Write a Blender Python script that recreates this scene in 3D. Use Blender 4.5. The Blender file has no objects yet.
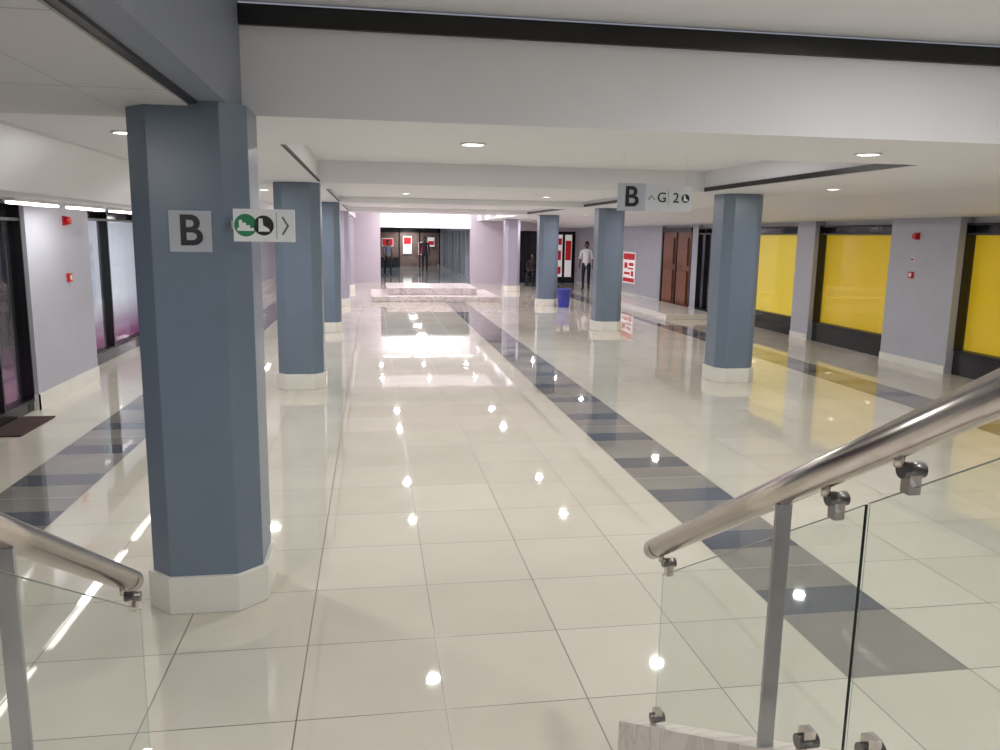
import bpy, math, random
from mathutils import Vector, Matrix
random.seed(4)
S=bpy.context.scene
S.view_settings.view_transform='Standard'
COL=S.collection

# ---------------------------------------------------------------- materials
def lin(c):
    return tuple(((x/255)/12.92 if x/255<=0.04045 else ((x/255+0.055)/1.055)**2.4) for x in c)+(1,)
def mat(name,rgb,rough=0.5,metal=0.0,var=0.06,scale=3.0,bump=0.0,emit=0.0,emitc=None,spec=0.5):
    m=bpy.data.materials.new(name); m.use_nodes=True
    nt=m.node_tree; b=nt.nodes['Principled BSDF']
    tc=nt.nodes.new('ShaderNodeTexCoord'); n=nt.nodes.new('ShaderNodeTexNoise'); n.inputs['Scale'].default_value=scale
    n.inputs['Detail'].default_value=4
    nt.links.new(tc.outputs['Object'],n.inputs['Vector'])
    r=nt.nodes.new('ShaderNodeValToRGB')
    c=lin(rgb)
    r.color_ramp.elements[0].position=0.3; r.color_ramp.elements[1].position=0.7
    r.color_ramp.elements[0].color=tuple(x*(1-var) for x in c[:3])+(1,)
    r.color_ramp.elements[1].color=tuple(min(1,x*(1+var)) for x in c[:3])+(1,)
    nt.links.new(n.outputs['Fac'],r.inputs['Fac']); nt.links.new(r.outputs['Color'],b.inputs['Base Color'])
    b.inputs['Roughness'].default_value=rough; b.inputs['Metallic'].default_value=metal
    b.inputs['Specular IOR Level'].default_value=spec
    if bump:
        n2=nt.nodes.new('ShaderNodeTexNoise'); n2.inputs['Scale'].default_value=160
        nt.links.new(tc.outputs['Object'],n2.inputs['Vector'])
        bp=nt.nodes.new('ShaderNodeBump'); bp.inputs['Strength'].default_value=bump; bp.inputs['Distance'].default_value=0.003
        nt.links.new(n2.outputs['Fac'],bp.inputs['Height']); nt.links.new(bp.outputs['Normal'],b.inputs['Normal'])
    if emit:
        b.inputs['Emission Color'].default_value=lin(emitc or rgb); b.inputs['Emission Strength'].default_value=emit
    return m
def glass(name,tint,f0=0.04,kk=0.8):
    m=bpy.data.materials.new(name); m.use_nodes=True
    nt=m.node_tree; nt.nodes.remove(nt.nodes['Principled BSDF']); out=nt.nodes['Material Output']
    t=nt.nodes.new('ShaderNodeBsdfTransparent'); t.inputs['Color'].default_value=tint
    g=nt.nodes.new('ShaderNodeBsdfGlossy'); g.inputs['Roughness'].default_value=0.02
    lw=nt.nodes.new('ShaderNodeLayerWeight'); lw.inputs['Blend'].default_value=0.5
    f=math_node(nt,'ADD',math_node(nt,'MULTIPLY',math_node(nt,'POWER',lw.outputs['Facing'],5.0),kk),f0)
    mx=nt.nodes.new('ShaderNodeMixShader')
    nt.links.new(f,mx.inputs[0]); nt.links.new(t.outputs[0],mx.inputs[1]); nt.links.new(g.outputs[0],mx.inputs[2])
    nt.links.new(mx.outputs[0],out.inputs['Surface'])
    return m

def math_node(nt,op,a,b=None,c=None):
    n=nt.nodes.new('ShaderNodeMath'); n.operation=op
    for i,v in enumerate((a,b,c)):
        if v is None: continue
        if isinstance(v,(int,float)): n.inputs[i].default_value=v
        else: nt.links.new(v,n.inputs[i])
    return n.outputs[0]

TX=0.28; TY=3.0; T=0.6
def floor_material():
    m=bpy.data.materials.new('polished_porcelain_tiles'); m.use_nodes=True
    nt=m.node_tree; b=nt.nodes['Principled BSDF']; M=lambda *a: math_node(nt,*a)
    g=nt.nodes.new('ShaderNodeNewGeometry'); s=nt.nodes.new('ShaderNodeSeparateXYZ'); nt.links.new(g.outputs['Position'],s.inputs[0])
    x,y=s.outputs[0],s.outputs[1]
    xs=M('DIVIDE',M('SUBTRACT',x,TX),T); ys=M('DIVIDE',M('SUBTRACT',y,TY),T)
    fx=M('FRACT',xs); fy=M('FRACT',ys)
    ex=M('MINIMUM',fx,M('SUBTRACT',1.0,fx)); ey=M('MINIMUM',fy,M('SUBTRACT',1.0,fy))
    def band(cx): return M('LESS_THAN',M('ABSOLUTE',M('SUBTRACT',x,cx)),0.3)
    strip=M('MAXIMUM',M('MAXIMUM',band(2.38),band(-2.42)),band(6.58))
    strip=M('MULTIPLY',strip,M('GREATER_THAN',y,3.0))
    strip=M('MULTIPLY',strip,M('LESS_THAN',y,33.0))
    fs=M('FRACT',M('DIVIDE',M('SUBTRACT',y,3.6),0.9))
    dark=M('LESS_THAN',fs,0.3333)
    gr=M('LESS_THAN',M('MINIMUM',ex,ey),0.005)
    grx=M('LESS_THAN',ex,0.0045)
    es=M('MINIMUM',M('ABSOLUTE',M('SUBTRACT',fs,0.3333)),M('MINIMUM',fs,M('SUBTRACT',1.0,fs)))
    grs=M('MAXIMUM',grx,M('LESS_THAN',es,0.003))
    cmb=nt.nodes.new('ShaderNodeCombineXYZ'); nt.links.new(M('FLOOR',xs),cmb.inputs[0]); nt.links.new(M('FLOOR',ys),cmb.inputs[1])
    wn=nt.nodes.new('ShaderNodeTexWhiteNoise'); wn.noise_dimensions='2D'; nt.links.new(cmb.outputs[0],wn.inputs['Vector'])
    no=nt.nodes.new('ShaderNodeTexNoise'); no.inputs['Scale'].default_value=2.2; no.inputs['Detail'].default_value=6
    nt.links.new(g.outputs['Position'],no.inputs['Vector'])
    tone=M('ADD',M('MULTIPLY',wn.outputs['Value'],0.35),M('MULTIPLY',no.outputs['Fac'],0.65))
    def mix(f,a,bb):
        n=nt.nodes.new('ShaderNodeMix'); n.data_type='RGBA'
        nt.links.new(f,n.inputs[0])
        for i,v in ((6,a),(7,bb)):
            if isinstance(v,tuple): n.inputs[i].default_value=v
            else: nt.links.new(v,n.inputs[i])
        return n.outputs[2]
    beige=mix(tone,lin((192,187,173)),lin((215,210,197)))
    beige=mix(gr,beige,lin((112,105,92)))
    stone=mix(tone,lin((116,113,109)),lin((148,145,140)))
    slate=mix(tone,lin((80,83,91)),lin((104,107,116)))
    st=mix(dark,stone,slate); st=mix(grs,st,lin((90,88,84)))
    c=mix(strip,beige,st)
    nt.links.new(c,b.inputs['Base Color'])
    rr=M('ADD',M('MULTIPLY',no.outputs['Fac'],0.03),M('MULTIPLY',gr,0.3)); rr=M('ADD',rr,0.012)
    nt.links.new(rr,b.inputs['Roughness'])
    b.inputs['IOR'].default_value=1.85
    n3=nt.nodes.new('ShaderNodeTexNoise'); n3.inputs['Scale'].default_value=1.6; nt.links.new(g.outputs['Position'],n3.inputs['Vector'])
    bp=nt.nodes.new('ShaderNodeBump'); bp.inputs['Strength'].default_value=0.05; bp.inputs['Distance'].default_value=0.01
    nt.links.new(n3.outputs['Fac'],bp.inputs['Height']); nt.links.new(bp.outputs['Normal'],b.inputs['Normal'])
    return m
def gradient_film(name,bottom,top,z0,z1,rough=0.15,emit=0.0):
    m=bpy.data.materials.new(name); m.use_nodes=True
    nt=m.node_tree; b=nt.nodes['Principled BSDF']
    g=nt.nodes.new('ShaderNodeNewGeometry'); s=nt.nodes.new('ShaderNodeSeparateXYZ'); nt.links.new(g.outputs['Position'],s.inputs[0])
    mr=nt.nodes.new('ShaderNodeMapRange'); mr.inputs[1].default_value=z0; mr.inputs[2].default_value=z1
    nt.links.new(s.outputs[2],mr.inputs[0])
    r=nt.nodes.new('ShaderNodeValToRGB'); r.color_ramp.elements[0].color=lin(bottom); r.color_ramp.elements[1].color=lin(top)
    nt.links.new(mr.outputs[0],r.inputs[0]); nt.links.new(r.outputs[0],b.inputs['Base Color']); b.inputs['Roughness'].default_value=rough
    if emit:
        nt.links.new(r.outputs[0],b.inputs['Emission Color']); b.inputs['Emission Strength'].default_value=emit  # film glows in place of a lit interior behind it
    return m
def glowing_blind_material(name,rgb,emit):
    m=mat(name,rgb,0.5,var=0.08,scale=0.8); nt=m.node_tree; b=nt.nodes['Principled BSDF']
    b.inputs['Emission Color'].default_value=lin(rgb); b.inputs['Emission Strength'].default_value=emit  # emission stands in for the lit shop behind the blind
    return m
def ceil_tile_material():
    m=mat('ceiling_tiles',(208,208,211),0.7,var=0.02); nt=m.node_tree; b=nt.nodes['Principled BSDF']
    g=nt.nodes.new('ShaderNodeNewGeometry'); s=nt.nodes.new('ShaderNodeSeparateXYZ'); nt.links.new(g.outputs['Position'],s.inputs[0])
    fx=math_node(nt,'FRACT',math_node(nt,'DIVIDE',s.outputs[0],0.6)); fy=math_node(nt,'FRACT',math_node(nt,'DIVIDE',s.outputs[1],1.2))
    e=math_node(nt,'LESS_THAN',math_node(nt,'MINIMUM',fx,fy),0.010)
    n=nt.nodes.new('ShaderNodeMix'); n.data_type='RGBA'; nt.links.new(e,n.inputs[0])
    src=b.inputs['Base Color'].links[0].from_socket
    nt.links.new(src,n.inputs[6]); n.inputs[7].default_value=lin((175,175,180)); nt.links.new(n.outputs[2],b.inputs['Base Color'])
    return m
def marble(name,rgb,vein):
    m=mat(name,rgb,0.2,var=0.05); nt=m.node_tree; b=nt.nodes['Principled BSDF']
    tc=nt.nodes.new('ShaderNodeTexCoord'); n=nt.nodes.new('ShaderNodeTexNoise'); n.inputs['Scale'].default_value=3; n.inputs['Detail'].default_value=8; n.inputs['Distortion'].default_value=1.5
    nt.links.new(tc.outputs['Object'],n.inputs['Vector'])
    r=nt.nodes.new('ShaderNodeValToRGB'); e=r.color_ramp.elements; e[0].position=.46; e[0].color=lin(rgb); e[1].position=.56; e[1].color=lin(rgb)
    q=e.new(.5); q.color=lin(vein)
    nt.links.new(n.outputs['Fac'],r.inputs[0]); nt.links.new(r.outputs[0],b.inputs['Base Color'])
    return m
M_FLOOR=floor_material()
M_WHITE=mat('white_ceiling_paint',(232,232,236),0.6,var=0.012)
M_WHITE2=mat('white_wall_paint',(225,225,230),0.55,var=0.015)
M_CTILE=ceil_tile_material()
M_BLUE=mat('blue_grey_gloss_paint',(110,124,141),0.3,var=0.04,bump=0.15)
M_LAV=mat('pale_lavender_gloss_paint',(168,165,180),0.3,var=0.03,bump=0.1)
M_LILAC=mat('lilac_grey_paint',(176,177,188),0.45,var=0.03)
M_PINKW=mat('pale_lilac_paint',(198,188,199),0.45,var=0.03)
M_GREYB=mat('grey_beam_paint',(138,145,159),0.5,var=0.03)
M_BLACK=mat('black_paint',(14,14,16),0.4)
M_FRAME=mat('black_frame',(24,24,28),0.35)
M_SILL=mat('dark_grey_sill_panel',(40,40,43),0.12,var=0.1)
M_FRAMEG=mat('grey_aluminium_frame',(150,154,162),0.35,metal=0.0)
M_PLINTH=mat('white_plinth_tile',(226,224,216),0.15,var=0.03)
M_STEEL=mat('brushed_steel',(214,206,198),0.22,metal=1.0,var=0.05,scale=40)
M_STEELP=mat('satin_steel_post',(178,178,180),0.4,metal=0.6,var=0.05,scale=20)
M_STEELD=mat('dark_steel',(130,128,126),0.3,metal=1.0)
M_GLASS=glass('clear_glass',(0.95,0.97,0.965,1),.03,.4)
M_GEDGE=mat('glass_edge_green',(20,34,30),0.2)
M_GTOP=mat('glass_edge_pale',(170,178,176),0.2)
M_SGLASS=glass('shop_glass',(0.95,0.96,0.965,1),.03,.5)
M_YEL=glowing_blind_material('glowing_yellow_blind',(216,178,16),0.38)
M_YEL2=glowing_blind_material('glowing_pale_yellow_blind',(226,196,56),0.45)
M_DGLASS=mat('dark_interior',(38,40,48),0.08,var=0.3,scale=1.5)
M_DGLASS2=mat('dim_interior',(112,116,126),0.1,var=0.25,scale=1.2)
M_SHOPIN=mat('warm_shop_interior',(126,104,98),0.5,var=0.3,scale=2.5)
M_PURPLE=gradient_film('glowing_purple_film',(128,52,110),(204,210,222),0.25,0.85,emit=0.5)
M_PURPLE2=gradient_film('glowing_pink_film',(168,110,150),(52,48,56),0.15,0.75,emit=0.15)
M_PALEP=mat('glowing_window_print',(176,186,202),0.5,var=0.25,scale=6,emit=0.35)  # print glows by itself, light put into the material
M_RED=mat('red_plastic',(190,22,28),0.35)
M_REDP=mat('glowing_red_print',(186,30,40),0.4,emit=0.25)  # slight glow in the ink stands in for light on it
M_PAPER=mat('white_paper',(236,234,232),0.5)
M_GLOWPAPER=mat('glowing_white_print',(240,236,236),0.5,emit=0.3)  # paper glows by emission, no lamp behind it
M_SIGNG=mat('grey_sign_face',(176,182,192),0.4)
M_SIGNM=mat('light_grey_sign_face',(200,204,210),0.4)
M_SIGNW=mat('pale_sign_face',(230,234,237),0.4)
M_GREEN=mat('green_print',(16,126,80),0.45)
M_WOOD=mat('brown_wood',(122,74,48),0.4,var=0.25,scale=5)
M_BIN=mat('blue_plastic',(58,66,170),0.4)
M_BIND=mat('dark_liner',(22,24,50),0.5)
M_MAT=mat('brown_doormat',(62,44,38),0.95,bump=0.6)
M_MARBLE=marble('white_marble',(228,220,218),(196,182,182))
M_STEPM=marble('beige_marble',(222,217,211),(204,195,188))
M_LENS=mat('lamp_lens',(255,252,246),0.4,emit=14)
M_COVE=mat('fluorescent_tube',(255,246,240),0.4,emit=6)
M_RING=mat('white_lamp_ring',(235,235,235),0.4)
M_FARFLOOR=mat('grey_far_floor',(140,148,152),0.06,var=0.1)

# ---------------------------------------------------------------- mesh building
class MB:
    def __init__(s): s.v=[];s.f=[];s.m=[];s.sm=[];s.mats=[]
    def mi(s,m):
        if m not in s.mats: s.mats.append(m)
        return s.mats.index(m)
    def face(s,idx,m,sm=False): s.f.append(idx); s.m.append(s.mi(m)); s.sm.append(sm)
    def box(s,x0,x1,y0,y1,z0,z1,m):
        b=len(s.v)
        s.v+=[(x0,y0,z0),(x1,y0,z0),(x1,y1,z0),(x0,y1,z0),(x0,y0,z1),(x1,y0,z1),(x1,y1,z1),(x0,y1,z1)]
        for q in ((0,3,2,1),(4,5,6,7),(0,1,5,4),(1,2,6,5),(2,3,7,6),(3,0,4,7)): s.face([b+i for i in q],m)
        return s
    def prism(s,poly,a0,a1,m,axis='z'):
        b=len(s.v); n=len(poly)
        def P(p,a):
            return (p[0],p[1],a) if axis=='z' else ((a,p[0],p[1]) if axis=='x' else (p[0],a,p[1]))
        s.v+=[P(p,a0) for p in poly]+[P(p,a1) for p in poly]
        s.face([b+i for i in range(n)][::-1],m); s.face([b+n+i for i in range(n)],m)
        for i in range(n): j=(i+1)%n; s.face([b+i,b+j,b+n+j,b+n+i],m)
        return s
    def tube(s,p0,p1,r0,r1,m,n=20,caps=True,smooth=True):
        p0=Vector(p0);p1=Vector(p1);d=(p1-p0).normalized()
        a=d.orthogonal().normalized();c=d.cross(a); b=len(s.v)
        for p,r in ((p0,r0),(p1,r1)):
            for i in range(n):
                t=2*math.pi*i/n; s.v.append(tuple(p+a*(r*math.cos(t))+c*(r*math.sin(t))))
        for i in range(n): j=(i+1)%n; s.face([b+i,b+j,b+n+j,b+n+i],m,smooth)
        if caps: s.face([b+i for i in range(n)][::-1],m); s.face([b+n+i for i in range(n)],m)
        return s
    def revolve(s,prof,m,n=28,c=(0,0,0)):
        b=len(s.v)
        for r,z in prof:
            for i in range(n):
                t=2*math.pi*i/n; s.v.append((c[0]+r*math.cos(t),c[1]+r*math.sin(t),c[2]+z))
        for k in range(len(prof)-1):
            for i in range(n): j=(i+1)%n; s.face([b+k*n+i,b+k*n+j,b+(k+1)*n+j,b+(k+1)*n+i],m,True)
        s.face([b+i for i in range(n)][::-1],m); kk=(len(prof)-1)*n; s.face([b+kk+i for i in range(n)],m)
        return s
    def build(s,name,loc=(0,0,0),parent=None,bevel=0.0,**props):
        me=bpy.data.meshes.new(name); me.from_pydata(s.v,[],s.f)
        for m in s.mats: me.materials.append(m)
        me.polygons.foreach_set('material_index',s.m); me.polygons.foreach_set('use_smooth',s.sm); me.update()
        o=bpy.data.objects.new(name,me); COL.objects.link(o); o.location=loc
        if parent: o.parent=parent
        if bevel:
            bv=o.modifiers.new('bevel','BEVEL'); bv.width=bevel; bv.segments=2; bv.limit_method='ANGLE'
        for k,v in props.items(): o[k]=v
        return o
def st(mb,name,label=None,**k):
    o=mb.build(name,**k); o['kind']='structure'
    if label: o['label']=label; 
    return o
def thing(name,label,category,loc=(0,0,0),rotz=0,group=None):
    e=bpy.data.objects.new(name,None); COL.objects.link(e); e.location=loc; e.rotation_euler=(0,0,rotz)
    e.empty_display_size=0.1
    e['label']=label; e['category']=category
    if group: e['group']=group
    return e
def copy_thing(root,loc,label=None,rotz=None):
    def rec(o,par):
        n=o.copy(); COL.objects.link(n)
        if par: n.parent=par
        for c in o.children: rec(c,n)
        return n
    r=rec(root,None); r.location=loc
    if rotz is not None: r.rotation_euler=(0,0,rotz)
    if label: r['label']=label
    return r
def text_mesh(txt,size,m,name,parent,loc,rot,bold=True,ext=0.0015):
    cu=bpy.data.curves.new('t','FONT'); cu.body=txt; cu.size=size; cu.align_x='CENTER'; cu.align_y='CENTER'; cu.extrude=ext
    if bold: cu.offset=size*0.018
    o=bpy.data.objects.new('t',cu); COL.objects.link(o)
    dg=bpy.context.evaluated_depsgraph_get(); me=bpy.data.meshes.new_from_object(o.evaluated_get(dg))
    bpy.data.objects.remove(o); me.materials.clear(); me.materials.append(m)
    n=bpy.data.objects.new(name,me); COL.objects.link(n); n.parent=parent; n.location=loc; n.rotation_euler=rot
    return n

# ---------------------------------------------------------------- room shell
XL,XR=-3.9,8.5
YB=-3.0; YW=33.0; YE=48.0
ZC=2.52; ZR=2.63
st(MB().box(-4.6,9.2,YB,YW,-0.1,0,M_FLOOR),'floor','polished off-white porcelain tile floor with dark stone strips')
st(MB().box(-0.2,4.6,YW,YE+2,-0.1,0,M_FARFLOOR),'floor.001','dark grey polished passage floor')
st(MB().box(-0.66,XR+.2,YB,4.5,3.08,3.2,M_WHITE),'ceiling','white painted upper ceiling over the stairs')
st(MB().box(-2.05,-0.83,YB,4.5,2.49,2.6,M_CTILE).box(-2.05,-0.62,4.5,YW,ZC,2.97,M_WHITE),'ceiling.001','low white ceiling over the side aisle')
st(MB().box(4.25,6.3,5.87,YW,ZC,2.95,M_WHITE),'ceiling.002','low white ceiling over the side aisle')
mb=MB(); mb.box(-0.62,XR+.2,4.5,5.87,ZC,2.97,M_WHITE)
st(mb,'ceiling.003','deep white downstand beam')
for i,(a,b) in enumerate(((10.05,11.4),(16.05,17.4),(22.05,23.4))):
    st(MB().box(-0.62,4.25,a,b,ZC,2.95,M_WHITE),'ceiling.%03d'%(4+i),'white downstand ceiling beam')
st(MB().box(-0.62,4.25,5.87,10.5,2.78,2.94,M_WHITE).box(-0.62,4.25,11.0,23.0,ZR,2.94,M_WHITE),'ceiling.007','recessed white ceiling panels')
st(MB().box(-0.62,4.25,23.4,YW,2.93,3.0,M_WHITE),'ceiling.008','raised white ceiling of the far hall')
st(MB().prism([(-2.05,2.50),(-2.05,2.62),(-4.2,2.62),(-4.2,2.22),(-2.5,2.18)][::-1],YB,YW,M_WHITE2,'y'),'ceiling.009','sloping white bulkhead above shopfronts')
st(MB().prism([(6.3,2.52),(7.5,2.3),(8.8,2.3),(8.8,2.62),(6.3,2.62)],5.87,YW,M_WHITE2,'y'),'ceiling.010','sloping white bulkhead above shopfronts')
st(MB().box(-0.66,XR,4.47,4.499,2.965,3.065,M_BLACK),'trim_1','black strip painted as the shadow gap above the beam')  # solid strip, the dark of the gap is in its colour
st(MB().box(-0.79,-0.66,YB,4.499,2.515,3.3,M_GREYB),'trim_2','grey painted beam side')
st(MB().box(-0.83,-0.79,YB,4.499,2.50,2.60,M_FRAME),'trim_3','dark slot along the ceiling edge')
n=4
for a,b in ((5.9,10.0),(11.45,16.0),(17.45,22.0)):  # black strips paint in the shade of the gaps beside each recess
    st(MB().box(4.225,4.25,a,b,2.525,2.575,M_BLACK),'trim_%d'%n,'black strip painted as shadow gap along ceiling recess'); n+=1
    st(MB().box(-0.62,-0.60,a,b,2.525,2.545,M_BLACK),'trim_%d'%n,'black strip painted as shadow gap along ceiling recess'); n+=1
st(MB().box(-4.6,9.2,YB-.1,YB,-.1,3.3,M_WHITE2),'wall_back','white wall behind the stairs')
st(MB().box(XR+.1,XR+.3,YB,YW,2.2,3.2,M_WHITE2).box(XR,XR+.3,YB,7.0,0,3.2,M_LILAC),'wall_right','pale grey shop wall')
st(MB().box(XL-.5,XL-.3,YB,YW,0,2.6,M_LILAC).box(XL-.3,XL+.3,YB,2.0,0,2.3,M_LILAC),'wall_left','pale grey shop wall')
st(MB().box(XR+.5,XR+.7,YB,YW,0,3.2,M_LILAC),'wall_right.001','grey wall inside the shops')
st(MB().box(-4.6,0.34,YW,YW+.2,0,3.0,M_PINKW),'wall_far','pale lilac end wall')
st(MB().box(4.0,5.5,YW,YW+.2,0,3.0,M_PINKW).box(5.5,9.2,YW,YW+.2,2.15,3.0,M_PINKW).box(7.1,7.35,YW,YW+.2,0,2.15,M_PINKW).box(8.4,9.2,YW,YW+.2,0,2.15,M_PINKW),'wall_far.001','pale lilac end wall')
st(MB().box(0.34,4.0,YW,YW+.2,2.2,3.0,M_WHITE),'wall_far.002','brightly lit white fascia over the passage')
st(MB().box(0.1,4.3,YW+.2,YE+2,2.35,2.5,M_WHITE2),'ceiling.011','low passage ceiling')
st(MB().box(0.14,0.34,YW+.2,YE+2,0,2.4,M_LILAC),'wall_passage','grey passage wall')
st(MB().box(0.1,4.3,YE+2,YE+2.2,0,2.4,M_SHOPIN),'wall_end','warm lit shop interior wall')

def shop_window(num,xf,side,y0,y1,sill,head,top,panem,mull,label,framem=M_FRAME,sillm=M_SILL,tr=M_DGLASS,glaze=True):
    s=-side
    mb=MB()
    def bx(d0,d1,a,b,c,d,m):
        xa,xb=xf+s*d0,xf+s*d1
        mb.box(min(xa,xb),max(xa,xb),a,b,c,d,m)
    bx(0.0,0.12,y0,y1,0.0,sill,sillm)
    bx(0.16,0.18,y0,y1,sill,head,panem)
    bx(0.12,0.16,y0,y1,head+.03,top,tr)
    bx(-0.01,0.14,y0,y1,head,head+.03,framem)
    bx(-0.01,0.14,y0,y1,top-.03,top,framem)
    bx(-0.01,0.14,y0,y1,sill,sill+.03,framem)
    k=max(1,round((y1-y0)/mull))
    for i in range(k+1):
        c=y0+(y1-y0)*i/k; a=max(y0,c-.018); b=min(y1,c+.018); bx(-0.008,0.14,a,b,sill,top,framem)
    if glaze: bx(0.05,0.056,y0+.01,y1-.01,sill+.03,head,M_SGLASS)
    if num==7: bx(0.15,0.16,11.9,12.7,.75,1.75,M_PALEP)
    return st(mb,'window_%d'%num,label)
shop_window(1,XR,-1,7.0,10.55,.34,2.04,2.21,M_YEL,3.75,'shop window with bright yellow blind and dark sill')
shop_window(2,XR,-1,12.1,14.45,.34,2.04,2.21,M_YEL,2.3,'shop window with bright yellow blind and dark sill')
shop_window(3,XR,-1,15.1,17.6,.34,2.04,2.21,M_YEL2,2.5,'shop window with paler yellow blind and dark sill')
shop_window(4,XR,-1,18.9,20.3,.1,2.05,2.21,M_DGLASS2,.5,'black framed glass shop door')
shop_window(5,XR,-1,26.9,30.5,.1,2.05,2.21,M_DGLASS,1.2,'dark glazed shopfront')
def wallseg(nm,x0,x1,y0,y1,m=M_LILAC,z=2.32):
    st(MB().box(x0,x1,y0,y1,0,z,m),nm,'pale lilac grey painted pier')
k=2
for a,b,p in ((10.55,12.1,.12),(14.45,15.1,.10),(17.6,18.9,.1),(20.3,20.7,.0),(23.0,26.9,.0),(30.5,33.0,.0)):
    wallseg('wall_right.%03d'%k,XR-p,XR+.3,a,b); k+=1
    st(MB().box(XR-p-.015,XR-p,a,b,0,.12,M_PLINTH),'baseboard_right.%03d'%k,'white tile skirting')
st(MB().box(XR+.02,XR+.1,20.7,23.0,0,2.1,M_WOOD).box(XR-.01,XR+.12,20.7,20.8,0,2.23,M_FRAME).box(XR-.01,XR+.12,22.9,23.0,0,2.23,M_FRAME).box(XR-.01,XR+.12,21.8,21.88,0,2.1,M_FRAME)
   .box(XR-.01,XR+.12,20.7,23,2.1,2.23,M_FRAME).box(XR-.03,XR+.02,20.95,21.65,1.2,1.95,M_WOOD).box(XR-.03,XR+.02,22.0,22.75,1.2,1.95,M_WOOD).box(XR-.03,XR+.02,20.95,21.65,.15,1.05,M_WOOD).box(XR-.03,XR+.02,22.0,22.75,.15,1.05,M_WOOD),'door_1','brown wooden double door with black frame')
shop_window(6,XL+.3,1,2.0,9.1,.1,2.0,2.2,M_PURPLE2,.7,'black framed shopfront with pink frosted film')
shop_window(7,XL,1,11.0,14.8,.15,2.05,2.2,M_PURPLE,1.9,'shop window with purple fading film')
shop_window(8,XL,1,16.6,20.8,.15,2.05,2.2,M_DGLASS2,1.4,'dim shop window with black frame')
shop_window(9,XL,1,22.6,27.5,.15,2.05,2.2,M_DGLASS2,1.4,'dim shop window with black frame')
k=1
for a,b,p in ((9.1,11.0,.35),(14.8,16.6,.2),(20.8,22.6,.2),(27.5,33.0,.0)):
    wallseg('wall_left.%03d'%k,XL-.3,XL+p,a,b,z=2.22); 
    st(MB().box(XL+p,XL+p+.015,a-.015,b,0,.17,M_PLINTH).box(XL+p-.05,XL+p+.015,a-.015,a,0,.17,M_PLINTH),'baseboard_left.%03d'%k,'white tile skirting'); k+=1
mb=MB()
for a,b in ((5.5,7.1),(7.35,8.4)):
    mb.box(a,b,YW+.15,YW+.2,0,2.15,M_DGLASS)
    for q in (a,(a+b)/2,b-.05): mb.box(q,q+.05,YW-.02,YW+.15,0,2.15,M_FRAME)
    mb.box(a,b,YW-.02,YW+.15,2.1,2.15,M_FRAME)
st(mb,'window_10','dark glazed shopfront with black frames')
mb=MB(); mb.box(4.15,4.2,YW+.2,YE+2,0,2.4,M_DGLASS2)
for i in range(10):
    y=YW+.3+i*1.6; mb.box(4.0,4.15,y,y+.16,0,2.35,M_FRAMEG)
mb.box(4.0,4.15,YW+.2,YE+2,0,.15,M_FRAMEG); mb.box(4.0,4.15,YW+.2,YE+2,2.15,2.35,M_FRAMEG)
st(mb,'window_11','grey framed glass wall of the passage')
mb=MB()
for q in (0.34,1.55,2.75,3.93): mb.box(q,q+.08,YE,YE+.1,0,2.35,M_FRAME)
mb.box(.34,4,YE,YE+.1,2.05,2.35,M_FRAME); mb.box(.34,1.55,YE,YE+.1,0,.6,M_FRAME)
st(mb,'window_12','black framed glass shop entrance')

# ---------------------------------------------------------------- columns
def octo(h,c): return [(-h+c,-h),(h-c,-h),(h,-h+c),(h,h-c),(h-c,h),(-h+c,h),(-h,h-c),(-h,-h+c)]
def column(loc,m,label):
    r=thing('column',label,'column',loc,group='octagonal hall columns')
    MB().prism(octo(.275,.11),.19,2.518,m).build('shaft',parent=r,bevel=.004)
    MB().prism(octo(.300,.13),0.001,.195,M_PLINTH).build('plinth',parent=r,bevel=.003,label='white tiled plinth')
    return r
base=column((-.86,4.3,0),M_BLUE,'blue-grey painted octagonal column with white tiled plinth')
for y in (10.32,16.3): copy_thing(base,(-.89,y,0))
for y in (10.4,16.4,22.35): copy_thing(base,(4.89,y,0))
lav=column((-.89,22.3,0),M_LAV,'pale lavender-grey octagonal column with white plinth')
copy_thing(lav,(-.89,28.3,0)); copy_thing(lav,(4.89,28.3,0))
base['label']='blue-grey octagonal column carrying a letter sign, beside the stairs'

# ---------------------------------------------------------------- signs
R90=(math.pi/2,0,0)
sg=thing('letter_sign','square grey sign with black letter B on the column','sign',(-.845,4.026,1.92))
MB().box(-.097,.097,-.008,0.0,-.097,.097,M_SIGNG).build('panel',parent=sg,bevel=.002)
text_mesh('B',.20,M_BLACK,'lettering',sg,(0,-.0095,-.002),R90)
pj=thing('direction_sign','pale sign with green and black round pictograms and arrow','sign',(-.495,3.93,1.952),rotz=math.radians(-3))
MB().box(-.14,.14,-.006,.006,-.075,.075,M_SIGNW).box(.056,.058,-.0075,-.006,-.062,.062,M_BLACK).build('panel',parent=pj,bevel=.001)
def disc(cx,cz,r,y,m,par,name):
    return MB().tube((cx,y,cz),(cx,y-.0015,cz),r,r,m,n=36,smooth=False).build(name,parent=par)
def poly(pts,y,m,par,name): return MB().prism(pts,y-.0012,y,m,'y').build(name,parent=par)
disc(-.084,0,.052,-.006,M_GREEN,pj,'green_disc'); disc(-.002,.0,.046,-.006,M_BLACK,pj,'black_disc')
g=MB()
def pic(pts,cx,cz,s): g.prism([(cx+a*s,cz+b*s) for a,b in pts],-.0090,-.0078,M_SIGNW,'y')
pic([(-.038,-.026),(.038,-.026),(.038,-.012),(.019,-.012),(.019,.0),(.002,.0),(.002,.012),(-.015,.012),(-.015,.024),(-.030,.024),(-.030,-.012),(-.038,-.012)],-.084,.0,1.0)
g.build('pictogram',parent=pj)
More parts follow.
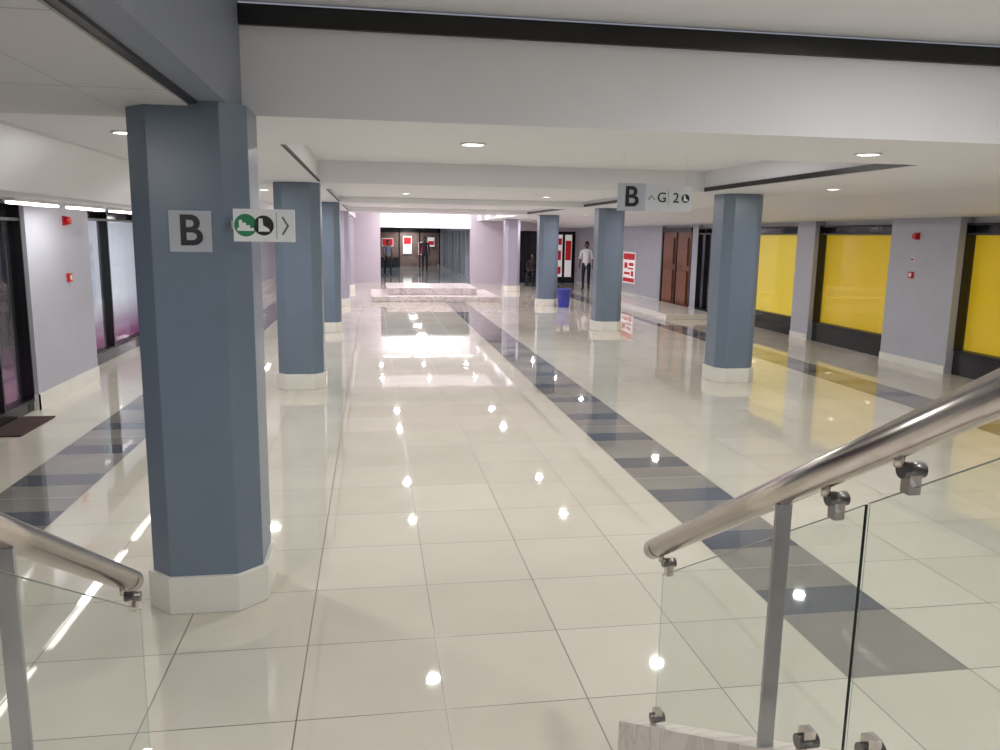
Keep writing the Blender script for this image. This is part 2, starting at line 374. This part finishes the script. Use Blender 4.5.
def boot_pic(cx,s):
    pic([(-.018,.032),(.000,.032),(.002,.000),(.018,-.008),(.030,-.018),(.030,-.028),(-.020,-.028)],cx,0,s)
g=MB(); boot_pic(-.006,1.0); g.build('pictogram',parent=pj)
poly([(.080,.038),(.087,.043),(.114,0),(.087,-.043),(.080,-.038),(.104,0)],-.0062,M_STEELD,pj,'arrow')
MB().box(-.15,-.13,0.0,.12,-.02,.02,M_STEEL).build('bracket',parent=pj)
hs=thing('hanging_sign','suspended sign panels with black B, chevron, G and 2','sign',(2.035,5.72,2.213),rotz=math.radians(3))
MB().box(-.28,-.072,-.006,.006,-.098,.098,M_SIGNG).build('panel',parent=hs,label='square grey panel')
MB().box(-.07,.29,-.006,.006,-.095,.095,M_SIGNM).box(.108,.110,-.0075,-.006,-.05,.05,M_STEELD).build('panel',parent=hs,label='long light grey panel')
text_mesh('B',.20,M_BLACK,'lettering',hs,(-.176,-.0075,-.002),R90)
text_mesh('G',.10,M_FRAME,'lettering',hs,(.060,-.0075,0),R90,bold=False)
text_mesh('2',.10,M_FRAME,'lettering',hs,(.170,-.0075,0),R90,bold=False)
poly([(-.046,-.012),(-.020,.020),(.006,-.012),(.001,-.016),(-.020,.010),(-.041,-.016)][::-1],-.0062,M_STEELD,hs,'chevron')
disc(.245,0,.031,-.006,M_BLACK,hs,'black_disc')
g=MB(); boot_pic(.243,.65); g.build('pictogram',parent=hs)
for q in (-.24,.24): MB().tube((q,0,.09),(q,0,.3065),.0012,.0012,M_RING,n=8).build('hanger',parent=hs)

# ---------------------------------------------------------------- stairs and balustrades
nst=6
mb=MB()
for i in range(nst):
    y1=2.28-i*.28; mb.box(-.70,.77,(y1-.28 if i<nst-1 else -2.9),y1,0,.1624*(i+1),M_STEPM)
st(mb,'floor.002','beige marble stair flight and landing')
SL=.58
def stringer(x,num):
    ya,yb=2.32,.55
    z=lambda y:.345+SL*(2.32-y)
    st(MB().prism([(ya,0),(ya,z(ya)),(yb,z(yb)),(yb,0)][::-1],x-.04,x+.04,M_STEPM,'x'),'trim_%d'%num,'beige marble stair stringer')
stringer(.83,n); stringer(-.74,n+1); n+=2
def balustrade(x,yend,zend,post_y,panels,brackets,lab):
    root=thing('balustrade',lab,'balustrade',(x,0,0))
    zr=lambda y: zend+SL*(yend-y)
    R=.029
    y0=.55
    e=Vector((0,yend,zend)); d=Vector((0,-1,SL)).normalized()
    mbr=MB(); mbr.tube(e,Vector((0,y0,zr(y0))),R,R,M_STEEL,n=32)
    prev=e;pr=R
    for r,off in ((R*.97,.003),(R*.85,.008),(R*.5,.012)):
        q=e-d*off; mbr.tube(prev,q,pr,r,M_STEEL,n=32,caps=(r<R*.6)); prev=q;pr=r
    mbr.tube(e+d*.045,e+d*.048,R*1.015,R*1.015,M_STEELD,n=32)
    mbr.build('handrail',parent=root)
    zs=lambda y:.345+SL*(2.32-y)
    for py in post_y:
        MB().box(-.016,.016,py-.005,py+.005,zs(py)-.0,zr(py)-R*1.0,M_STEELP).build('post',parent=root)
    for a,b in panels:
        g=MB()
        zb=lambda y: zs(y)+.015
        zt=lambda y: zr(y)-.085
        g.prism([(a,zb(a)),(b,zb(b)),(b,zt(b)),(a,zt(a))],.020,.028,M_GLASS,'x')
        g.prism([(a-.001,zb(a)),(a,zb(a)),(a,zt(a)),(a-.001,zt(a))],.0215,.0265,M_GEDGE,'x')
        g.prism([(b,zb(b)),(b+.0004,zb(b)),(b+.0004,zt(b)),(b,zt(b))],.0235,.0245,M_GTOP,'x')
        g.prism([(a,zt(a)),(b,zt(b)),(b,zt(b)+.0006),(a,zt(a)+.0006)],.0195,.0285,M_GTOP,'x')
        g.build('glass_panel',parent=root)
    for by in brackets:
        zz=zr(by)
        m=MB(); m.tube((0,by,zz-R*.8),(0,by,zz-R-.018),.008,.008,M_STEEL,n=14)
        m.tube((.004,by,zz-R-.024),(.042,by,zz-R-.024),.013,.013,M_STEELD,n=18)
        m.box(.014,.034,by-.011,by+.011,zz-R-.062,zz-R-.022,M_STEEL)
        m.build('bracket',parent=root)
    for by in brackets:
        by=by+.03; zz=zs(by)
        m=MB(); m.tube((.014,by,zz-.006),(.014,by,zz+.02),.010,.010,M_STEEL,n=14)
        m.tube((.004,by,zz+.024),(.045,by,zz+.024),.015,.015,M_STEELD,n=18)
        m.box(.012,.036,by-.012,by+.012,zz+.02,zz+.05,M_STEEL)
        m.build('glass_clamp',parent=root)
    return root
balustrade(.806,2.13,1.020,(1.42,.75),((1.195,2.10),(.5,1.185)),(2.06,1.28,1.09,.62),'stainless steel handrail with clear glass panels on marble stringer')
balustrade(-.640,2.13,1.000,(1.44,.75),((1.10,2.10),(.5,1.09)),(2.05,1.15,.95),'stainless steel handrail and glass panel beside blue-grey column')

# ---------------------------------------------------------------- downlights
dl=thing('downlight','small round recessed white downlight','light',(.67,5.45,ZC),group='recessed ceiling downlights')
MB().revolve([(.088,-.0005),(.088,-.008),(.075,-.010),(.07,-.002),(.07,-.0005)],M_RING).build('ring',parent=dl)
MB().tube((0,0,-.001),(0,0,-.005),.068,.068,M_LENS,n=24,smooth=False).build('lens',parent=dl)
def area(loc,w,col=(1,.985,.965),size=.12,rot=(0,0,0),shape='DISK',sy=None,spread=math.pi):
    l=bpy.data.lights.new('lamp','AREA'); l.shape=shape; l.size=size
    if sy: l.size_y=sy
    l.energy=w; l.color=col; l.spread=spread
    o=bpy.data.objects.new('lamp_light',l); COL.objects.link(o); o.location=loc; o.rotation_euler=rot
    return o
W=19.5
PK=(1,.925,.965)
spots=[(3.4,5.25,ZC),(-1.5,5.45,ZC),(5.3,8.8,ZC),(-1.5,8.6,ZC)]
for y in (7.9,): spots+=[(.6,y,2.78),(3.1,y,2.78)]
for y in (12.4,14.4,18.6,20.6): spots+=[(.6,y,ZR),(3.1,y,ZR)]
for y in (12.0,15.2,18.2,21.2,24.5,28): spots+=[(5.7,y,ZC),(-1.5,y,ZC)]
for y in (24.5,27.2,30.0): spots+=[(.3,y,2.93),(1.9,y,2.93),(3.5,y,2.93)]
spots+=[(1.0,.6,3.08),(3.2,1.2,3.08),(6.2,1.2,3.08),(3.0,3.0,3.08),(-1.5,2.0,2.49),(5.9,5.2,ZC)]  # last lamp added to brighten the right side
area((.67,5.45,ZC-.015),W)
for x,y,z in spots:
    copy_thing(dl,(x,y,z))
    area((x,y,z-.015),W*(1.3 if y>17 else (1.3 if y<4 else 1.05)),PK if y>15 else (1,.985,.965))
ft=thing('fluorescent_tube_light','long white fluorescent batten above shop windows','light',(-3.2,7.0,2.163),group='fluorescent battens')
MB().box(-.05,.05,-.55,.55,.0,.045,M_RING).build('housing',parent=ft)
for sx in (-.025,.025): MB().tube((sx,-.53,-.012),(sx,.53,-.012),.013,.013,M_COVE,n=12).build('tube',parent=ft)
for i in range(1,8): copy_thing(ft,(-3.2,7.0+i*1.45,2.163))
for y in (9.3,13.3,19,25): area((-3.2,y,2.14),10,size=.1,sy=.9,shape='RECTANGLE')
for i in range(3):
    c=copy_thing(ft,(.95+i*1.25,31.9,2.89),rotz=math.pi/2)
area((2.1,31.9,2.84),60,PK,size=3.4,sy=.15,shape='RECTANGLE',rot=(math.radians(40),0,0))
area((2.1,25.8,2.90),26,(1,.88,.94),size=3.6,sy=3.6,shape='RECTANGLE')  # added pink fill for the far hall, no fixture of its own
for y in (34.5,38,42,46): area((2.1,y,2.33),45,size=.4); copy_thing(dl,(2.1,y,2.35))
area((2.1,49.0,2.3),50,size=.6)

# ---------------------------------------------------------------- marble podium
pd=thing('podium','low two-level white marble stepped podium','platform',(1.83,25.0,0))
MB().box(-1.87,1.9,-1.6,1.7,0,.15,M_MARBLE).build('lower_step',parent=pd,bevel=.01)
MB().box(-1.40,1.3,-.9,1.6,.15,.36,M_MARBLE).build('upper_step',parent=pd,bevel=.01)
kb=thing('kerb','low white tiled kerb in front of the shops','kerb',(7.6,20.5,0))
MB().box(-.65,.7,-2.2,3.6,0,.13,M_PLINTH).build('block',parent=kb,bevel=.008)

# ---------------------------------------------------------------- bin, mat, fire devices, posters
bn=thing('waste_bin','blue plastic waste bin with dark liner','bin',(5.26,21.75,0))
MB().revolve([(.15,0),(.155,.01),(.195,.47),(.205,.475),(.205,.5),(.19,.5),(.185,.46)],M_BIN).build('bucket',parent=bn)
MB().revolve([(.18,.44),(.186,.465)],M_BIND).build('liner',parent=bn)
dm=thing('doormat','dark brown doormat at the shop door','mat',(-3.42,8.3,0))
MB().box(-.16,.16,-.42,.42,0.0,.015,M_MAT).build('pile',parent=dm,bevel=.005)
def fire(x,y,side,z,kind):
    x-=side*.003
    if kind=='sounder':
        t=thing('fire_alarm_sounder','red fire alarm sounder on lilac pier','alarm',(x,y,z))
        MB().box(min(0,side*.02),max(0,side*.02),-.055,.055,-.055,.055,M_RED).build('back_plate',parent=t)
        MB().tube((side*.02,0,0),(side*.075,0,0),.05,.042,M_RED).build('sounder',parent=t)
    else:
        t=thing('fire_call_point','red square fire call point on lilac pier','alarm',(x,y,z))
        MB().box(min(0,side*.035),max(0,side*.035),-.05,.05,-.05,.05,M_RED).build('housing',parent=t,bevel=.004)
        MB().box(min(side*.035,side*.037),max(side*.035,side*.037),-.028,.028,-.028,.028,M_PAPER).build('press_plate',parent=t)
fire(XR-.12,11.45,-1,2.02,'sounder'); fire(XR-.12,11.5,-1,1.42,'call')
fire(XL+.35,10.2,1,2.02,'sounder'); fire(XL+.35,10.2,1,1.36,'call')
ind=thing('fire_indicator','small red indicator lamp on lilac pier','alarm',(XR-.117,11.5,1.66))
MB().box(-.012,.0,-.03,.03,-.03,.03,M_PAPER).build('back_plate',parent=ind)
MB().tube((-.012,0,0),(-.035,0,0),.018,.014,M_RED,n=14).build('lamp',parent=ind)
def poster(x,y,z,w,h,rotz,label,bars,base=M_GLOWPAPER):
    t=thing('poster',label,'poster',(x,y,z),rotz=rotz)
    MB().box(-w/2,w/2,-.02,0,-h/2,h/2,M_FRAME if h>1.3 else M_PAPER).build('frame',parent=t)
    m=MB(); m.box(-w/2+.03,w/2-.03,-.024,-.02,-h/2+.03,h/2-.03,base)
    for a,b,c,d in bars: m.box(a*w,b*w,-.027,-.024,c*h,d*h,M_REDP)
    m.build('print',parent=t)
poster(7.6,YW-.03,1.15,.55,1.8,0,'tall white poster with red pictures',((-.4,.4,.25,.4),(-.35,-.05,-.1,.12),(.05,.35,-.1,.12),(-.35,.35,-.42,-.25)))
poster(8.1,YW-.03,1.15,.35,1.8,0,'narrow white and red poster',((-.35,.35,-.1,.35),))
poster(XR-.003,25.95,.95,1.3,1.05,-math.pi/2,'red and white notice poster on grey pier',((-.45,.45,.25,.45),(-.45,.45,-.45,-.32),(-.38,-.12,-.02,.16),(.0,.38,.06,.16),(-.1,.38,-.05,.0),(-.38,.1,-.22,-.14),(.18,.38,-.26,-.1)))
poster(.95,YE+1.95,1.45,.7,.5,0,'red banner inside the far shop',((-.45,.45,-.42,.42),))
poster(2.15,YE+1.95,1.3,.55,1.1,0,'white and red poster inside the far shop',((-.4,.4,.05,.42),))
poster(3.0,YE+1.95,1.1,.35,.8,0,'small red display inside the far shop',((-.4,.4,-.42,.42),))
poster(3.6,YE+1.95,1.5,.45,.6,0,'white and red poster inside the far shop',((-.4,.4,-.3,.1),))

# ---------------------------------------------------------------- people
M_SKIN=mat('brown_skin',(96,62,46),0.5); M_SHOE=mat('black_shoe',(20,18,18),0.4); M_HAIR=mat('black_hair',(14,12,12),0.8)
M_SHW=mat('white_shirt',(226,226,230),0.8); M_SHD=mat('dark_jacket',(34,32,40),0.8); M_TR=mat('dark_trousers',(28,30,40),0.8)
M_SHR=mat('grey_shirt',(110,112,126),0.8); M_EYE=mat('eye_white',(230,228,224),0.3)
def person(loc,rotz,height,shirt,trous,label,pose='stand'):
    V=[];R=[];E=[];L=[]
    def v(p,r,rr=None): V.append(Vector(p)); R.append((r,rr or r)); return len(V)-1
    def e(a,b,l): E.append((a,b)); L.append(l)
    sit=pose=='sit'; step=.13 if pose=='walk' else 0.0
    pel=v((0,0,.95),.125,.10); w=v((0,0,1.10),.12,.09); ch=v((0,0,1.28),.145,.105); ut=v((0,0,1.41),.10,.08)
    nk=v((0,0,1.48),.052); hb=v((0,-.015,1.555),.062,.075); hd=v((0,-.01,1.64),.075,.092); ht=v((0,0,1.71),.058,.07)
    e(pel,w,shirt);e(w,ch,shirt);e(ch,ut,shirt);e(ut,nk,M_SKIN);e(nk,hb,M_SKIN);e(hb,hd,M_SKIN);e(hd,ht,M_SKIN)
    roots=[pel]
    for s in (-1,1):
        sh=v((s*.175,0,1.405),.062); e(ut,sh,shirt)
        if sit: el=v((s*.23,-.08,1.14),.045); wr=v((s*.12,-.30,1.06),.03); pm=v((s*.09,-.37,1.05),.034,.02)
        else:
            el=v((s*.225,.02+s*step*.4,1.12),.045); wr=v((s*.235,-.06-s*step*.0+s*step,.885),.03); pm=v((s*.235,-.075+s*step,.80),.018,.036)
        e(sh,el,shirt); e(el,wr,shirt if shirt is M_SHD else M_SKIN); e(wr,pm,M_SKIN)
        P=V[pm]; down=(V[pm]-V[wr]).normalized()
        for k,(o,ln) in enumerate(((-.026,.07),(-.009,.08),(.009,.075),(.025,.06))):
            side=Vector((1,0,0)) if sit else Vector((0,1,0))
            a=v(P+side*o,.009); b=v(P+side*o+down*ln*.6,.008); c=v(P+side*o+down*ln*.95+Vector((-s*.015,0,0)),.006)
            roots.append(a); e(a,b,M_SKIN); e(b,c,M_SKIN)
        a=v(P-down*.03+Vector((-s*.005,-.02,0)),.010); b=v(P+Vector((-s*.012,-.05,.0)),.009); c=v(P+down*.03+Vector((-s*.015,-.055,0)),.007)
        roots.append(a); e(a,b,M_SKIN); e(b,c,M_SKIN)
        hp=v((s*.09,0,.90),.095); e(pel,hp,trous)
        if sit: kn=v((s*.12,-.44,.93),.062); an=v((s*.12,-.46,.52),.042); to=v((s*.13,-.60,.46),.035); he=v((s*.12,-.44,.47),.04)
        else: kn=v((s*.10,-.02-s*step,.50),.060); an=v((s*.10,.03-s*step*1.5,.10),.040); to=v((s*.12,-.14-s*step*1.5,.04),.036,.03); he=v((s*.10,.03-s*step*1.5,.045),.04)
        e(hp,kn,trous); e(kn,an,trous); e(an,he,M_SHOE); e(he,to,M_SHOE)
    me=bpy.data.meshes.new('b'); me.from_pydata(V,E,[]); o=bpy.data.objects.new('b',me); COL.objects.link(o)
    sk=o.modifiers.new('s','SKIN'); sk.use_smooth_shade=True; sub=o.modifiers.new('u','SUBSURF'); sub.levels=2; sub.render_levels=2
    for i,d in enumerate(me.skin_vertices[0].data): d.radius=R[i]; d.use_root=(i in roots)
    dg=bpy.context.evaluated_depsgraph_get(); nm=bpy.data.meshes.new_from_object(o.evaluated_get(dg)); bpy.data.objects.remove(o)
    mats=[M_SKIN,shirt,trous,M_SHOE]; nm.materials.clear()
    for m in mats: nm.materials.append(m)
    for p in nm.polygons:
        c=p.center; best=9;bl=M_SKIN
        for (a,b),l in zip(E,L):
            A=V[a];B=V[b];t=max(0,min(1,(c-A).dot(B-A)/max(1e-9,(B-A).length_squared))); d=(c-(A+(B-A)*t)).length-(R[a][0]+(R[b][0]-R[a][0])*t)*.8
            if d<best: best=d;bl=l
        p.material_index=mats.index(bl); p.use_smooth=True
    zmin=min(q.co.z for q in nm.vertices)
    root=thing('person',label,'person',loc,rotz=rotz); root.scale=(height/1.76,)*3
    dz=-zmin
    b=bpy.data.objects.new('body',nm); COL.objects.link(b); b.parent=root; b.location=(0,0,dz)
    h=MB(); prof=[(.001,.112),(.05,.10),(.078,.06),(.088,.01),(.084,-.03)][::-1]
    h.revolve(prof,M_HAIR,n=20); ho=h.build('hair',parent=root,loc=(0,.014,1.645+dz)); ho.scale=(.92,1.08,.98)
    f=MB(); f.tube((0,-.098,1.60),(0,-.122,1.597),.014,.010,M_SKIN,n=10); f.build('nose',parent=root,loc=(0,0,dz))
    f=MB(); f.box(-.022,.022,-.103,-.094,1.566,1.574,M_SHOE); f.build('mouth',parent=root,loc=(0,0,dz))
    for s in (-1,1):
        f=MB(); f.revolve([(.003,-.009),(.009,-.004),(.010,0),(.009,.004),(.003,.009)],M_EYE,n=10); f.build('eye',parent=root,loc=(s*.028,-.092,1.632+dz))
        f=MB(); f.revolve([(.004,-.026),(.010,-.01),(.011,.01),(.004,.026)],M_SKIN,n=10); q=f.build('ear',parent=root,loc=(s*.078,0,1.61+dz))
    return root
person((7.80,28.9,0),math.radians(-20),1.80,M_SHW,M_TR,'person standing in white shirt and dark trousers')
person((.75,39.0,0),math.radians(15),1.68,M_SHR,M_TR,'person walking in grey shirt and dark trousers','walk')
person((2.80,43.5,0),math.radians(-10),1.85,M_SHD,M_TR,'person standing in dark jacket and trousers')
sp=person((6.25,31.2,0),math.radians(-25),1.72,M_SHD,M_TR,'person seated on a chair in dark clothing','sit')
sc=thing('chair','black chair under the seated person','chair',(6.25,31.2,0),rotz=math.radians(-25))
MB().box(-.22,.22,-.22,.22,.36,.40,M_FRAME).build('seat',parent=sc)
MB().box(-.22,.22,.17,.21,.40,.85,M_FRAME).build('backrest',parent=sc)
for x in (-.2,.2):
    for y in (-.2,.2): MB().box(x-.015,x+.015,y-.015,y+.015,0,.36,M_FRAME).build('leg',parent=sc)

# ---------------------------------------------------------------- camera
cam=bpy.data.cameras.new('camera'); co=bpy.data.objects.new('camera',cam); COL.objects.link(co)
cam.sensor_width=36; cam.lens=800/1000*36; cam.clip_start=.02; cam.clip_end=200
p=math.radians(9.843); yaw=math.radians(9.13); roll=math.radians(0.9)
fw=Vector((math.sin(yaw)*math.cos(p),math.cos(yaw)*math.cos(p),-math.sin(p)))
right=Vector((math.cos(yaw),-math.sin(yaw),0)); up=right.cross(fw)
r2=right*math.cos(roll)+up*math.sin(roll); u2=up*math.cos(roll)-right*math.sin(roll)
mt=Matrix((r2,u2,-fw)).transposed().to_4x4(); mt.translation=Vector((0,0,1.92)); co.matrix_world=mt
S.camera=co
w=bpy.data.worlds.new('world'); S.world=w; w.use_nodes=True; w.node_tree.nodes['Background'].inputs[0].default_value=(.8,.85,1,1); w.node_tree.nodes['Background'].inputs[1].default_value=.3
